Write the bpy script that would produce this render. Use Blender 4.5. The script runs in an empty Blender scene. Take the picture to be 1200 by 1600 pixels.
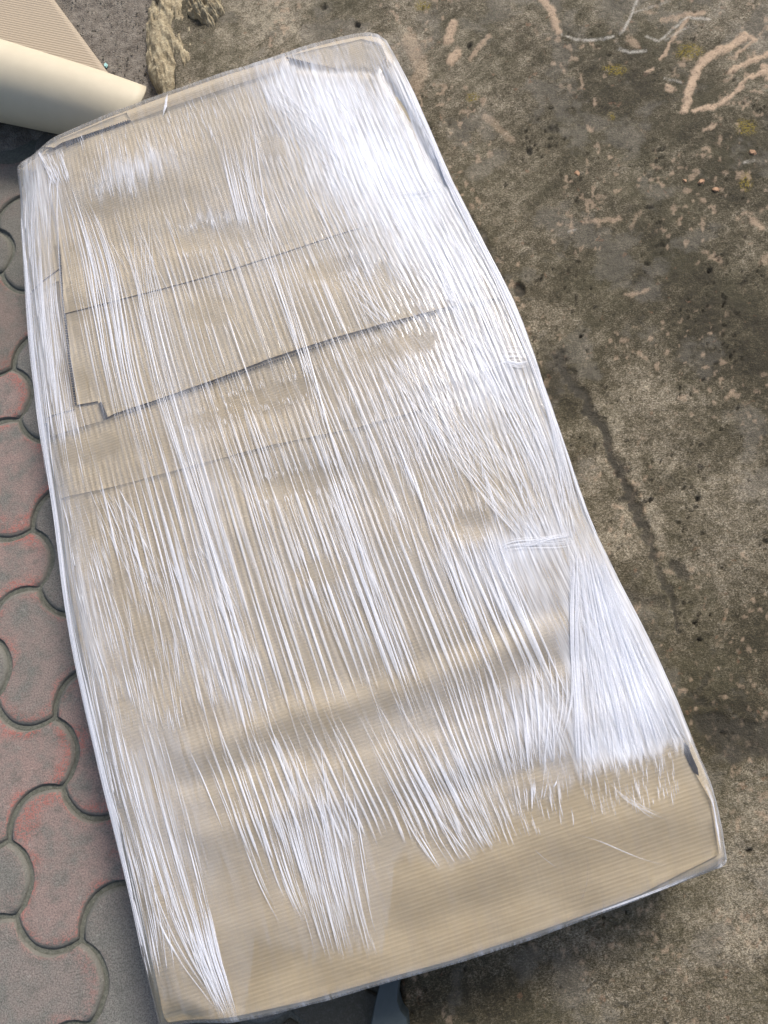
import bpy, math, random
import numpy as np
from mathutils import Matrix, Vector

# ------------------------------------------------------------------ camera, sky, sun, exposure
FOC, PIT, ROLL, CAMH = 1123.98, 0.30559, -0.32356, 1.10336
scn = bpy.context.scene
cp, sp, cr, sr = math.cos(PIT), math.sin(PIT), math.cos(ROLL), math.sin(ROLL)
RC = np.array([[1, 0, 0], [0, cp, -sp], [0, sp, cp]]) @ np.array([[cr, -sr, 0], [sr, cr, 0], [0, 0, 1]])
cd = bpy.data.cameras.new('camera'); cam = bpy.data.objects.new('camera', cd)
scn.collection.objects.link(cam); scn.camera = cam
cd.sensor_fit = 'VERTICAL'; cd.sensor_height = 36; cd.sensor_width = 27
cd.lens = FOC / 1600 * 36; cd.clip_start = .02; cd.clip_end = 500
M4 = Matrix([list(RC[0]) + [0], list(RC[1]) + [0], list(RC[2]) + [CAMH], [0, 0, 0, 1]])
cam.matrix_world = M4

SUN_AZ, SUN_EL = math.radians(44), math.radians(48)      # azimuth measured from +y towards +x
wd = bpy.data.worlds.new('World'); scn.world = wd; wd.use_nodes = True
nt = wd.node_tree; bg = nt.nodes['Background']
sky = nt.nodes.new('ShaderNodeTexSky'); sky.sky_type = 'NISHITA'; sky.sun_disc = False
sky.sun_elevation = SUN_EL; sky.sun_rotation = SUN_AZ
sky.air_density = 1.0; sky.dust_density = 4.0; sky.ozone_density = .8
nt.links.new(sky.outputs[0], bg.inputs[0]); bg.inputs[1].default_value = .075
sd = bpy.data.lights.new('sun', 'SUN'); sun = bpy.data.objects.new('sun', sd); scn.collection.objects.link(sun)
sd.energy = 1.5; sd.angle = math.radians(13); sd.color = (1, .95, .89)
dv = Vector((math.sin(SUN_AZ) * math.cos(SUN_EL), math.cos(SUN_AZ) * math.cos(SUN_EL), math.sin(SUN_EL)))
sun.rotation_euler = dv.to_track_quat('Z', 'Y').to_euler()
scn.view_settings.view_transform = 'Standard'; scn.view_settings.look = 'None'
scn.view_settings.exposure = 1.05; scn.view_settings.gamma = 1
scn.cycles.transparent_max_bounces = 24

rng = np.random.default_rng(7); random.seed(7)
COL = scn.collection

# ------------------------------------------------------------------ helpers
def UN(px, py, z):
    """photo pixel -> point of the horizontal plane at height z"""
    px = np.asarray(px, float); py = np.asarray(py, float); z = np.asarray(z, float)
    d = np.stack(np.broadcast_arrays((px - 600) / FOC, -(py - 800) / FOC, -1.0 + 0 * px), -1) @ RC.T
    t = (z - CAMH) / d[..., 2]
    return np.stack([d[..., 0] * t, d[..., 1] * t, CAMH + d[..., 2] * t], -1)
def PX(x, y, z):
    q = np.stack(np.broadcast_arrays(x, y, np.asarray(z, float) - CAMH), -1) @ RC
    return 600 + FOC * q[..., 0] / -q[..., 2], 800 - FOC * q[..., 1] / -q[..., 2]
def _h(ix, iy, s):
    n = (ix.astype(np.int64) * 374761393 + iy.astype(np.int64) * 668265263 + s * 974634777) & 0xffffffff
    n = ((n ^ (n >> 13)) * 1274126177) & 0xffffffff
    return ((n ^ (n >> 16)) & 0xffff) / 65535.0
def vn(x, y, s=0):
    ix, iy = np.floor(x), np.floor(y); fx, fy = x - ix, y - iy
    fx = fx * fx * fx * (fx * (fx * 6 - 15) + 10); fy = fy * fy * fy * (fy * (fy * 6 - 15) + 10)
    a, b, c, d = _h(ix, iy, s), _h(ix + 1, iy, s), _h(ix, iy + 1, s), _h(ix + 1, iy + 1, s)
    return (a + (b - a) * fx) * (1 - fy) + (c + (d - c) * fx) * fy
def fbm(x, y, s=0, o=4, g=.5):
    r = 0; a = 1; t = 0
    for i in range(o):
        r = r + a * vn(x * 2 ** i + 17.3 * i, y * 2 ** i - 9.1 * i, s + i); t += a; a *= g
    return r / t                                                     # 0..1
def ss(a, b, x):
    t = np.clip((x - a) / (b - a), 0, 1); return t * t * (3 - 2 * t)
def segd(px, py, pts):
    """distance of points to a polyline"""
    r = np.full(np.shape(px), 1e9)
    for (a, b), (c, d) in zip(pts[:-1], pts[1:]):
        vx, vy = c - a, d - b; t = np.clip(((px - a) * vx + (py - b) * vy) / (vx * vx + vy * vy + 1e-12), 0, 1)
        r = np.minimum(r, np.hypot(px - a - t * vx, py - b - t * vy))
    return r
def inpoly(px, py, pts):
    ins = np.zeros(np.shape(px), bool); n = len(pts)
    for i in range(n):
        (x1, y1), (x2, y2) = pts[i], pts[(i + 1) % n]
        if y1 == y2: continue
        c = ((y1 > py) != (y2 > py)) & (px < (x2 - x1) * (py - y1) / (y2 - y1) + x1); ins ^= c
    return ins
def mesh(name, V, F, mat=None, parent=None, smooth=True, attrs=None, uv=None):
    me = bpy.data.meshes.new(name)
    V = np.asarray(V, np.float32)
    if isinstance(F, np.ndarray):
        nf, k = F.shape
        me.vertices.add(len(V)); me.vertices.foreach_set('co', V.ravel())
        me.loops.add(nf * k); me.loops.foreach_set('vertex_index', F.astype(np.int32).ravel())
        me.polygons.add(nf); me.polygons.foreach_set('loop_start', np.arange(nf, dtype=np.int32) * k)
        me.polygons.foreach_set('loop_total', np.full(nf, k, np.int32))
        me.update(calc_edges=True)
    else:
        me.from_pydata([tuple(map(float, v)) for v in V], [], F)
    if smooth: me.polygons.foreach_set('use_smooth', np.ones(len(me.polygons), bool))
    for k, a in (attrs or {}).items():
        at = me.attributes.new(k, 'FLOAT', 'POINT'); at.data.foreach_set('value', np.asarray(a, np.float32).ravel())
    if uv is not None:
        at = me.attributes.new('st', 'FLOAT_VECTOR', 'POINT')
        u3 = np.zeros((len(V), 3), np.float32); u3[:, :2] = uv; at.data.foreach_set('vector', u3.ravel())
    if mat: me.materials.append(mat)
    ob = bpy.data.objects.new(name, me); COL.objects.link(ob)
    if parent: ob.parent = parent
    return ob
def gridF(nx, ny):
    i = np.arange(nx - 1)[None, :] + np.arange(ny - 1)[:, None] * nx; i = i.ravel()
    return np.stack([i, i + 1, i + nx + 1, i + nx], 1)
def tag(o, label=None, cat=None, kind=None, group=None):
    for k, v in (('label', label), ('category', cat), ('kind', kind), ('group', group)):
        if v: o[k] = v
    return o
def empty(name, loc=(0, 0, 0)):
    o = bpy.data.objects.new(name, None); COL.objects.link(o); o.location = loc; o.empty_display_size = .05; return o

class NT:
    """small node-graph builder"""
    def __init__(s, name, **kw):
        s.m = bpy.data.materials.new(name); s.m.use_nodes = True; s.t = s.m.node_tree; s.b = s.t.nodes['Principled BSDF']
        s.out = s.t.nodes['Material Output']
        for k, v in kw.items(): s.b.inputs[k.replace('_', ' ')].default_value = v
    def n(s, t, **kw):
        x = s.t.nodes.new('ShaderNode' + t)
        for k, v in kw.items(): setattr(x, k, v)
        return x
    def put(s, sock, v):
        if isinstance(v, bpy.types.NodeSocket): s.t.links.new(v, sock)
        elif isinstance(v, (tuple, list)) and len(v) == 3 and sock.type == 'RGBA': sock.default_value = (*v, 1)
        else: sock.default_value = v
    def coord(s, k='Object'): return s.n('TexCoord').outputs[k]
    def attr(s, a, o='Fac'): return s.n('Attribute', attribute_name=a).outputs[o]
    def vmul(s, v, xyz, rot=(0, 0, 0)):
        m = s.n('Mapping'); s.put(m.inputs[0], v); m.inputs['Scale'].default_value = xyz; m.inputs['Rotation'].default_value = rot; return m.outputs[0]
    def noise(s, v, sc, det=4, rough=.55, dist=0):
        x = s.n('TexNoise'); s.put(x.inputs['Vector'], v); x.inputs['Scale'].default_value = sc
        x.inputs['Detail'].default_value = det; x.inputs['Roughness'].default_value = rough; x.inputs['Distortion'].default_value = dist
        return x.outputs[0]
    def voro(s, v, sc, f='F1'):
        x = s.n('TexVoronoi', feature=f); s.put(x.inputs['Vector'], v); x.inputs['Scale'].default_value = sc; return x.outputs[0]
    def ramp(s, f, a, b, lo=0, hi=1):
        x = s.n('MapRange', interpolation_type='SMOOTHSTEP'); s.put(x.inputs[0], f)
        for i, q in zip((1, 2, 3, 4), (a, b, lo, hi)): x.inputs[i].default_value = q
        return x.outputs[0]
    def mth(s, op, a, b=0.0, clamp=False):
        x = s.n('Math', operation=op, use_clamp=clamp); s.put(x.inputs[0], a); s.put(x.inputs[1], b); return x.outputs[0]
    def mix(s, f, a, b, bt='MIX'):
        x = s.n('Mix', data_type='RGBA', blend_type=bt); s.put(x.inputs[0], f); s.put(x.inputs[6], a); s.put(x.inputs[7], b); return x.outputs[2]
    def bump(s, h, st=.5, d=.001, prev=None):
        x = s.n('Bump'); s.put(x.inputs['Height'], h); x.inputs['Strength'].default_value = st; x.inputs['Distance'].default_value = d
        if prev is not None: s.put(x.inputs['Normal'], prev)
        return x.outputs[0]
    def set(s, k, v): s.put(s.b.inputs[k], v)

# ------------------------------------------------------------------ materials
def mat_concrete():
    m = NT('weathered_concrete', Roughness=.88); c = m.coord()
    tone = m.attr('tone'); tan = m.attr('tan'); moss = m.attr('moss'); damp_dark = m.attr('damp_dark'); white = m.attr('white')
    g1 = m.noise(c, 330, 3, .7); g2 = m.noise(c, 110, 4, .65); g3 = m.noise(c, 900, 2, .6); g4 = m.noise(c, 34, 5, .7)
    vg = m.voro(c, 620); g5 = m.noise(m.vmul(c, (260, 700, 400), (0, 0, .5)), 1, 3, .7)
    f = m.mth('ADD', tone, m.mth('MULTIPLY', m.mth('SUBTRACT', g1, .5), 1.0))
    f = m.mth('ADD', f, m.ramp(g5, .42, .58, -.11, .11)); f = m.mth('ADD', f, m.ramp(vg, .1, .75, -.06, .06)); f = m.mth('ADD', f, m.ramp(g4, .42, .58, -.03, .03))
    f = m.mth('ADD', f, m.mth('MULTIPLY', m.mth('SUBTRACT', g2, .5), .5))
    f = m.mth('ADD', f, m.mth('MULTIPLY', m.mth('SUBTRACT', g3, .5), .6))
    f = m.mth('ADD', f, m.mth('MULTIPLY', m.mth('SUBTRACT', g4, .5), .35))
    r = m.n('ValToRGB'); m.put(r.inputs[0], m.mth('SUBTRACT', f, .02)); e = r.color_ramp.elements
    e[0].position = .12; e[0].color = (.026, .021, .010, 1); e[1].position = .95; e[1].color = (.44, .385, .285, 1)
    for p, q in ((.34, (.058, .048, .024)), (.52, (.118, .099, .063)), (.70, (.215, .183, .13))):
        x = e.new(p); x.color = (*q, 1)
    col = m.mix(.08, r.outputs[0], (.125, .108, .070))
    big = m.noise(c, 9, 3); col = m.mix(m.ramp(big, .42, .68, 0, .28), col, (.085, .078, .04))
    gp = m.noise(c, 11, 5, .6); col = m.mix(m.ramp(gp, .52, .62, 0, .38), col, m.mix(g5, (.12, .11, .09), (.235, .215, .178)))
    rs = m.noise(c, 60, 3); col = m.mix(m.ramp(rs, .66, .74, 0, .4), col, (.24, .13, .075))
    col = m.mix(m.mth('MULTIPLY', m.ramp(m.noise(c, 300, 3, .7), .42, .62, .0, .9), moss, True), col, (.22, .165, .012))
    col = m.mix(m.mth('MULTIPLY', m.ramp(m.mth('ADD', g2, m.mth('MULTIPLY', m.mth('SUBTRACT', g1, .5), .9)), .25, .5, .45, 1), tan, True), col, (.50, .37, .255))
    col = m.mix(m.mth('MULTIPLY', m.ramp(g1, .3, .55, .3, 1), white, True), col, (.55, .52, .45))
    col = m.mix(m.mth('MULTIPLY', damp_dark, .95, True), col, m.mix(g1, (.014, .012, .007), (.052, .044, .028)))
    m.set('Base Color', col)
    h = m.mth('ADD', m.mth('MULTIPLY', g1, .6), m.mth('MULTIPLY', g2, .9)); h = m.mth('ADD', h, m.mth('MULTIPLY', g3, .5)); h = m.mth('ADD', h, m.mth('MULTIPLY', g5, .5))
    m.set('Normal', m.bump(h, 1, .003)); m.set('Roughness', m.ramp(damp_dark, 0, 1, .9, .7)); return m.m
def mat_lump():
    m = NT('broken_concrete', Roughness=.9); c = m.coord(); n = m.noise(c, 45, 6, .7); n2 = m.noise(c, 240, 3, .7)
    f = m.mth('ADD', m.mth('MULTIPLY', n, .7), m.mth('MULTIPLY', n2, .5))
    r = m.n('ValToRGB'); m.put(r.inputs[0], f); e = r.color_ramp.elements
    e[0].position = .28; e[0].color = (.045, .034, .018, 1); e[1].position = .75; e[1].color = (.52, .45, .30, 1)
    x = e.new(.56); x.color = (.27, .22, .135, 1)
    m.set('Base Color', r.outputs[0]); m.set('Normal', m.bump(f, .9, .005)); return m.m
def mat_soil():
    m = NT('gritty_soil', Roughness=.92); c = m.coord(); n = m.noise(c, 60, 6, .7); n2 = m.noise(c, 420, 3, .75); v = m.voro(c, 260)
    f = m.mth('ADD', m.mth('MULTIPLY', n, .6), m.mth('MULTIPLY', n2, .6))
    r = m.n('ValToRGB'); m.put(r.inputs[0], f); e = r.color_ramp.elements
    e[0].position = .36; e[0].color = (.035, .03, .022, 1); e[1].position = .85; e[1].color = (.32, .29, .24, 1)
    x = e.new(.56); x.color = (.145, .125, .102, 1)
    m.set('Base Color', r.outputs[0]); m.set('Normal', m.bump(m.mth('ADD', f, m.mth('MULTIPLY', v, .6)), .9, .003)); return m.m
def mat_joint():
    m = NT('mossy_joint_mortar', Roughness=.9); c = m.coord(); n = m.noise(c, 260, 4, .7); n2 = m.noise(c, 25, 3)
    col = m.mix(n2, (.12, .125, .10), (.18, .18, .15)); col = m.mix(m.ramp(n, .35, .7), m.mix(.5, col, (.03, .035, .025)), col)
    sp = m.voro(c, 200); col = m.mix(m.ramp(sp, .0, .13, .5, 0), col, (.5, .48, .42))
    m.set('Base Color', col); m.set('Normal', m.bump(n, .8, .002)); return m.m
def mat_paver():
    m = NT('worn_paver', Roughness=.8); c = m.coord(); info = m.n('ObjectInfo'); rnd = info.outputs['Random']
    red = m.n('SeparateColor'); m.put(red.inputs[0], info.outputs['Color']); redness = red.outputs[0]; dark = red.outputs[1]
    off = m.n('VectorMath', operation='ADD'); m.put(off.inputs[0], c)
    cmb = m.n('CombineXYZ'); m.put(cmb.inputs[0], m.mth('MULTIPLY', rnd, 37.0)); m.put(cmb.inputs[1], m.mth('MULTIPLY', rnd, 91.0)); m.put(off.inputs[1], cmb.outputs[0])
    c = off.outputs[0]
    n1 = m.noise(c, 420, 3, .7); n2 = m.noise(c, 22, 5, .65); n3 = m.noise(c, 130, 4, .7); edge = m.attr('edge')
    base = m.mix(n2, (.155, .16, .14), (.265, .255, .23)); base = m.mix(m.ramp(n1, .38, .62), m.mix(.72, base, (.07, .068, .06)), base)
    pink = m.mix(m.mth('MULTIPLY', m.mth('MULTIPLY', m.ramp(n2, .3, .62), redness), m.ramp(n1, .3, .6, .3, .75), True), base, (.38, .225, .195))
    # remains of the red topcoat, strongest near the rim
    rr = m.mth('MULTIPLY', m.ramp(m.mth('ADD', m.mth('MULTIPLY', edge, .45), m.mth('MULTIPLY', m.noise(c, 14, 3), 1.0)), .72, .98), m.ramp(m.mth('ADD', n3, m.mth('MULTIPLY', m.mth('SUBTRACT', n1, .5), 1.2)), .42, .58))
    rr = m.mth('MULTIPLY', rr, redness, True)
    col = m.mix(m.mth('MULTIPLY', rr, .85), pink, (.42, .085, .06))
    grn = m.mth('MULTIPLY', m.attr('rim'), m.ramp(n3, .2, .55, .6, 1), True)
    col = m.mix(m.mth('MULTIPLY', grn, .8), col, (.16, .16, .135))
    sp = m.voro(c, 75); col = m.mix(m.ramp(sp, .0, .035, .6, 0), col, (.65, .63, .58))
    col = m.mix(m.ramp(m.noise(c, 55, 5, .7), .52, .66, 0, .45), col, (.10, .098, .085)); col = m.mix(m.ramp(m.noise(c, 75, 4, .7), .6, .7, 0, .35), col, (.36, .345, .31))
    col = m.mix(m.mth('MULTIPLY', dark, m.ramp(n3, .3, .6, .7, 1), True), col, (.065, .06, .04))  # darkens for painted shade on some pavers, for olive dirt on others
    pit = m.voro(c, 48); col = m.mix(m.ramp(pit, .02, .06, .7, 0), col, (.05, .048, .04))
    m.set('Base Color', col); m.set('Normal', m.bump(m.mth('ADD', m.mth('MULTIPLY', n1, .9), n3), .7, .0018)); return m.m
def mat_kraft(name, a, b, ribs=.6):
    m = NT(name, Roughness=.62); c = m.attr('st', 'Vector')
    rib = m.noise(m.vmul(c, (14, 620, 1)), 1, 2, .5)
    w = m.n('TexWave', wave_type='BANDS', bands_direction='Y', wave_profile='SIN'); m.put(w.inputs['Vector'], c)
    w.inputs['Scale'].default_value = 72; w.inputs['Distortion'].default_value = .6; w.inputs['Detail'].default_value = 1
    n = m.noise(c, 9, 4, .6, .4); n2 = m.noise(m.vmul(c, (60, 190, 1)), 1, 4, .6)
    f = m.mth('ADD', m.mth('MULTIPLY', n, .42), m.mth('MULTIPLY', n2, .2)); f = m.mth('ADD', f, m.mth('MULTIPLY', rib, .2)); f = m.mth('ADD', f, .10)
    col = m.mix(m.ramp(f, .35, .78), a, b); col = m.mix(m.mth('MULTIPLY', w.outputs[0], .10), col, (.2, .15, .09))
    m.set('Base Color', col)
    h = m.mth('ADD', m.mth('MULTIPLY', w.outputs[0], ribs * .8), m.mth('MULTIPLY', rib, .5))
    m.set('Normal', m.bump(h, .5, .0007)); return m.m
def mat_film():
    m = NT('stretch_film', Roughness=.24); m.t.nodes.remove(m.b)
    c = m.attr('st', 'Vector'); hz = m.attr('haze_glare'); rd = m.attr('ridge')
    r1 = m.vmul(c, (240, 5, 1), (0, 0, math.radians(-6))); s1 = m.noise(r1, 1, 3, .6)
    r2 = m.vmul(c, (170, 9, 1), (0, 0, math.radians(16))); s2 = m.noise(r2, 1, 3, .65)
    r3 = m.vmul(c, (480, 22, 1), (0, 0, math.radians(3))); s3 = m.noise(r3, 1, 2, .6)
    st = m.mth('ADD', m.mth('MULTIPLY', s1, .45), m.mth('ADD', m.mth('MULTIPLY', s2, .3), m.mth('MULTIPLY', s3, .35)))
    k = m.mth('ADD', hz, m.mth('MULTIPLY', m.mth('SUBTRACT', st, .55), m.ramp(hz, 0, .45, .25, 2.0)))
    k = m.mth('MULTIPLY', k, 1.0, True)
    bn = m.bump(m.mth('MULTIPLY', st, m.ramp(hz, .1, .4)), .55, .0012); wr = m.noise(c, 26, 4, .6, 1.2); bn = m.bump(wr, .5, .0012, bn)
    p = m.n('BsdfPrincipled'); p.inputs['Base Color'].default_value = (.77, .80, .87, 1); p.inputs['Roughness'].default_value = .33
    p.inputs['IOR'].default_value = 1.5; m.put(p.inputs['Normal'], bn)
    gl = m.n('BsdfGlossy'); gl.inputs['Color'].default_value = (1, 1, 1, 1); gl.inputs['Roughness'].default_value = .14; m.put(gl.inputs['Normal'], bn)
    tr = m.n('BsdfTransparent'); fr = m.n('Fresnel'); fr.inputs[0].default_value = 1.55; m.put(fr.inputs['Normal'], bn)
    a = m.n('MixShader'); m.put(a.inputs[0], m.mth('MULTIPLY', fr.outputs[0], .62, True)); m.put(a.inputs[1], tr.outputs[0]); m.put(a.inputs[2], gl.outputs[0])
    b = m.n('MixShader'); m.put(b.inputs[0], k); m.put(b.inputs[1], a.outputs[0]); m.put(b.inputs[2], p.outputs[0])
    m.t.links.new(b.outputs[0], m.out.inputs[0]); return m.m
def mat_pleat():
    m = NT('film_pleat', Roughness=.28, IOR=1.5); m.set('Base Color', (.76, .785, .85))
    c = m.coord(); tr = m.n('BsdfTransparent'); x = m.n('MixShader'); op = m.attr('op')
    n = m.noise(c, 300, 2, .6); k = m.mth('MULTIPLY', op, m.ramp(n, .25, .6, .88, 1.02), True)
    m.put(x.inputs[0], k); m.put(x.inputs[1], tr.outputs[0]); m.put(x.inputs[2], m.b.outputs[0]); m.t.links.new(x.outputs[0], m.out.inputs[0]); return m.m
def mat_plain(name, col, rough=.6, amp=.2, sc=80, bump=.0006):
    m = NT(name, Roughness=rough); c = m.coord(); n = m.noise(c, sc, 5, .65)
    m.set('Base Color', m.mix(n, tuple(q * (1 - amp) for q in col), tuple(q * (1 + amp) for q in col))); m.set('Normal', m.bump(n, .6, bump)); return m.m
MC, ML, MS, MJ, MP = mat_concrete(), mat_lump(), mat_soil(), mat_joint(), mat_paver()
MK = mat_kraft('kraft_cardboard', (.42, .345, .225), (.54, .462, .325))
MK2 = mat_kraft('kraft_cardboard_pale', (.455, .38, .255), (.565, .49, .355))
MEDGE = mat_plain('cardboard_cut_edge', (.13, .09, .05), .8, .3, 300)
MF, MPL = mat_film(), mat_pleat()

# ------------------------------------------------------------------ setting: ground sheet, soil, pavers, slab
a = 80.0
g = mesh('ground', [(-a, -a, -.0055), (a, -a, -.0055), (a, a, -.0055), (-a, a, -.0055)], [(0, 1, 2, 3)], MJ); tag(g, kind='structure')

EDGE = [(-.215, -1.6), (-.20, -.80), (-.205, -.45), (-.19, -.27), (-.24, 0), (-.25, .4), (-.22, .8), (-.165, 1.15), (-.135, 1.33), (-.12, 1.5), (-.09, 1.75), (-.05, 2.4)]
ex = lambda y: np.interp(y, [q[1] for q in EDGE], [q[0] for q in EDGE])
# slab: a fine sheet whose left side follows the broken edge
def slab_z(x, y):
    base = np.interp(y, [-1.0, -.5, -.2, .15, 3], [.004, .006, .016, .045, .045])
    px, py = PX(x, y, base)
    z = base + .010 * (fbm(x * 5, y * 5, 11, 3) - .5) + .0045 * (fbm(x * 40, y * 40, 3, 4, .6) - .5) + .0022 * (fbm(x * 170, y * 170, 5, 3, .65) - .5)
    return z, px, py
def make_slab():
    ys = np.concatenate([np.linspace(-1.6, -.62, 60), np.arange(-.61, 1.75, .0026), np.linspace(1.76, 3.0, 60)])
    t = np.concatenate([np.linspace(0, .02, 14)[:-1], np.arange(.02, 1.25, .0026), np.linspace(1.26, 3.2, 60)])
    X0, Y = np.meshgrid(t, ys)
    jag = .030 * (fbm(Y * 9, Y * 0, 21, 4) - .5) * 1.6 + .012 * (fbm(Y * 60, Y * 0, 22, 3) - .5)
    X = X0 + ex(Y) + jag * np.exp(-X0 / .06)
    Z, px, py = slab_z(X, Y)
    # crumbled rim dropping to the ground
    rim = ss(.0, .022, X0 + .010 * (fbm(X * 60, Y * 60, 31, 3) - .5))
    Z = -.013 + (Z + .013) * rim
    wx = px + 26 * (fbm(px / 26, py / 26, 41, 4, .6) - .5); wy = py + 26 * (fbm(px / 26, py / 26, 47, 4, .6) - .5)
    sx = px + 9 * (fbm(px / 7, py / 7, 51, 3, .6) - .5); sy = py + 9 * (fbm(px / 7, py / 7, 57, 3, .6) - .5)
    tone = .45 + .60 * (fbm(px / 130, py / 130, 61, 5, .6) - .5) + .34 * (fbm(px / 24, py / 24, 67, 4, .65) - .5)
    # brush streaks left by the trowel, rising to the right
    ca, sa = math.cos(math.radians(-38)), math.sin(math.radians(-38))
    al, ac = px * ca + py * sa, -px * sa + py * ca
    tone = .44 + (tone - .44) * (1 - .5 * ss(1150, 1400, py) * ss(600, 800, px)); tone += .26 * (fbm(al / 50, ac / 7, 71, 3) - .5) * ss(900, 500, py)
    for cx, cy, r, d in ((850, 520, 55, .20), (1000, 640, 80, .08), (905, 690, 50, .10), (1100, 450, 130, -.13), (1150, 850, 110, .07), (1100, 300, 150, -.08),
                         (640, 30, 60, .16), (750, 250, 60, .10), (720, 170, 50, -.05), (1000, 120, 150, -.06), (930, 430, 120, -.06), (1030, 640, 60, .08), (420, 40, 110, .10),
                         (1130, 1135, 55, -.30), (1100, 1240, 60, .03), (1150, 1420, 150, .10), (900, 1520, 120, .02), (950, 830, 60, .10), (740, 400, 35, -.22), (860, 620, 40, -.25),
                         (970, 920, 35, -.18), (1170, 980, 60, -.14), (1180, 560, 90, -.12), (1090, 820, 60, .04), (1170, 1240, 60, .12), (900, 570, 45, -.12), (690, 120, 35, .14), (1130, 60, 90, .0), (800, 1560, 60, -.1), (1020, 900, 50, .05), (1090, 1040, 60, .06)):
        tone += (1.05 * d if d > 0 else 1.2 * d) * np.exp(-((wx - cx) ** 2 + (wy - cy) ** 2) / (r * r))
    damp_dark = np.zeros_like(px)
    for pts, w, k in (([(868, 560), (890, 585), (915, 625), (940, 665), (960, 705), (972, 740), (985, 775), (1003, 815)], 12, .9),
                      ([(1003, 815), (1020, 860), (1035, 900), (1050, 935), (1062, 985)], 9, .75), ([(850, 540), (870, 600), (840, 640)], 16, .4),
                      ([(1055, 880), (1070, 905)], 10, .7), ([(980, 930), (1030, 940)], 14, .5), ([(1100, 1130), (1160, 1140), (1190, 1170)], 22, .75), ([(1090, 1100), (1120, 1095)], 8, .5), ([(1120, 1150), (1150, 1180), (1200, 1140)], 20, .6), ([(1100, 1060), (1085, 1090)], 7, .6), ([(940, 870), (960, 910)], 12, .5), ([(880, 860), (930, 880)], 9, .35),
                      ([(735, 340), (760, 400), (775, 440)], 9, .5), ([(820, 600), (800, 520)], 9, .3)):  # dark bands close to the package's right edge
        d = segd(wx, wy, pts); damp_dark = np.maximum(damp_dark, k * ss(w, w * .45, d + 15 * (fbm(px / 7, py / 7, 81, 4, .65) - .5)))
    Z -= .0035 * damp_dark
    tan = np.zeros_like(px)
    for pts, w, k in (([(1165, 55), (1150, 66), (1125, 78), (1100, 92), (1088, 112), (1078, 140), (1070, 172)], 9, 1), ([(1165, 55), (1182, 60), (1150, 85)], 5, .8),
                      ([(1083, 174), (1105, 170), (1125, 163), (1150, 145), (1170, 122), (1195, 112)], 5, 1), ([(1140, 112), (1165, 100), (1200, 84)], 6, .95), ([(1195, 105), (1200, 120)], 8, .8),
                      ([(1085, 20), (1070, 35), (1050, 62), (1032, 92)], 4, .8), ([(1010, 112), (1022, 106)], 4, .9), ([(1035, 30), (1060, 25), (1100, 18)], 6, .6),
                      ([(708, 38), (700, 62)], 10, .9), ([(706, 92), (714, 82)], 11, .9), ([(848, 0), (862, 20), (872, 50)], 8, .85), ([(765, 55), (735, 90)], 5, .55),
                      ([(985, 60), (995, 70)], 9, .5), ([(915, 345), (955, 345), (970, 340)], 5, .5), ([(760, 180), (800, 220)], 8, .3), ([(1175, 345), (1190, 355)], 8, .6),
                      ([(1045, 135), (1050, 140)], 7, .8), ([(930, 155), (932, 160)], 4, .7), ([(920, 196), (925, 200)], 5, .6), ([(1100, 205), (1115, 198)], 5, .7), ([(980, 460), (1010, 455)], 5, .5),
                      ([(1190, 410), (1200, 400)], 8, .4), ([(640, 60), (660, 110), (640, 150)], 16, .35), ([(1000, 330), (985, 355)], 5, .3)):
        d = segd(sx, sy, pts); tan = np.maximum(tan, k * ss(w, w * .4, d + 3 * (fbm(px / 5, py / 5, 91, 2) - .5)))
    speck = ss(.70, .78, fbm(px / 9, py / 9, 95, 2)) * ss(.45, .6, fbm(px / 90, py / 90, 97, 2)); tan = np.maximum(tan, speck * .45)
    Z += .0012 * tan * (tan > .7)
    white = np.zeros_like(px)
    for pts, w, k in (([(995, 0), (985, 28), (972, 50), (955, 57), (920, 62), (895, 60), (878, 55)], 2.6, .8), ([(962, 55), (966, 74), (985, 80), (1010, 78)], 2.6, .8),
                      ([(1010, 55), (1030, 62), (1060, 36), (1075, 26), (1110, 28)], 2.4, .7), ([(1040, 120), (1066, 128)], 2, .6), ([(1160, 256), (1178, 252)], 3, .7), ([(888, 362), (900, 358)], 2, .5),
                      ([(990, 20), (1050, 0)], 2, .4), ([(1040, 60), (1075, 40)], 2, .5)):
        d = segd(px + 3 * (fbm(px / 5, py / 5, 99, 2) - .5), py, pts); white = np.maximum(white, k * ss(w * 1.2, w * .2, d) * ss(.15, .5, fbm(px / 9, py / 9, 98, 3)))
    moss = np.zeros_like(px)
    for cx, cy, rx, ry in ((962, 106, 22, 10), (1078, 78, 26, 14), (957, 178, 7, 6), (1165, 200, 20, 14), (738, 150, 12, 6), (1165, 285, 12, 16), (660, 10, 14, 10)):
        moss = np.maximum(moss, np.exp(-(((sx - cx) / rx) ** 2 + ((sy - cy) / ry) ** 2)) * 1.1)
    moss = ss(.3, .8, moss)
    hole = np.zeros_like(px)
    for cx, cy, r in ((812, 452, 11), (827, 237, 5.5), (835, 227, 3.5), (1089, 972, 4.5), (1110, 962, 2), (1093, 1000, 3.5), (910, 525, 3), (1016, 782, 4), (790, 290, 4), (1130, 475, 3.5), (1108, 425, 4),
                      (560, 40, 4), (508, 12, 5), (735, 70, 4), (1060, 1320, 3), (1170, 1330, 5), (1090, 780, 4), (840, 440, 3)):
        hole = np.maximum(hole, ss(1.15, .55, np.hypot(sx - cx, sy - cy) / r))
    ph = ss(.88, .93, vn(px / 6, py / 6, 103)) * ss(.6, .7, vn(px / 60, py / 60, 104)); hole = np.maximum(hole, ph * .6)
    Z -= .007 * hole; damp_dark = np.maximum(damp_dark, hole * .9)  # holes sunk and given the dark colour of the damp streaks
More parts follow.
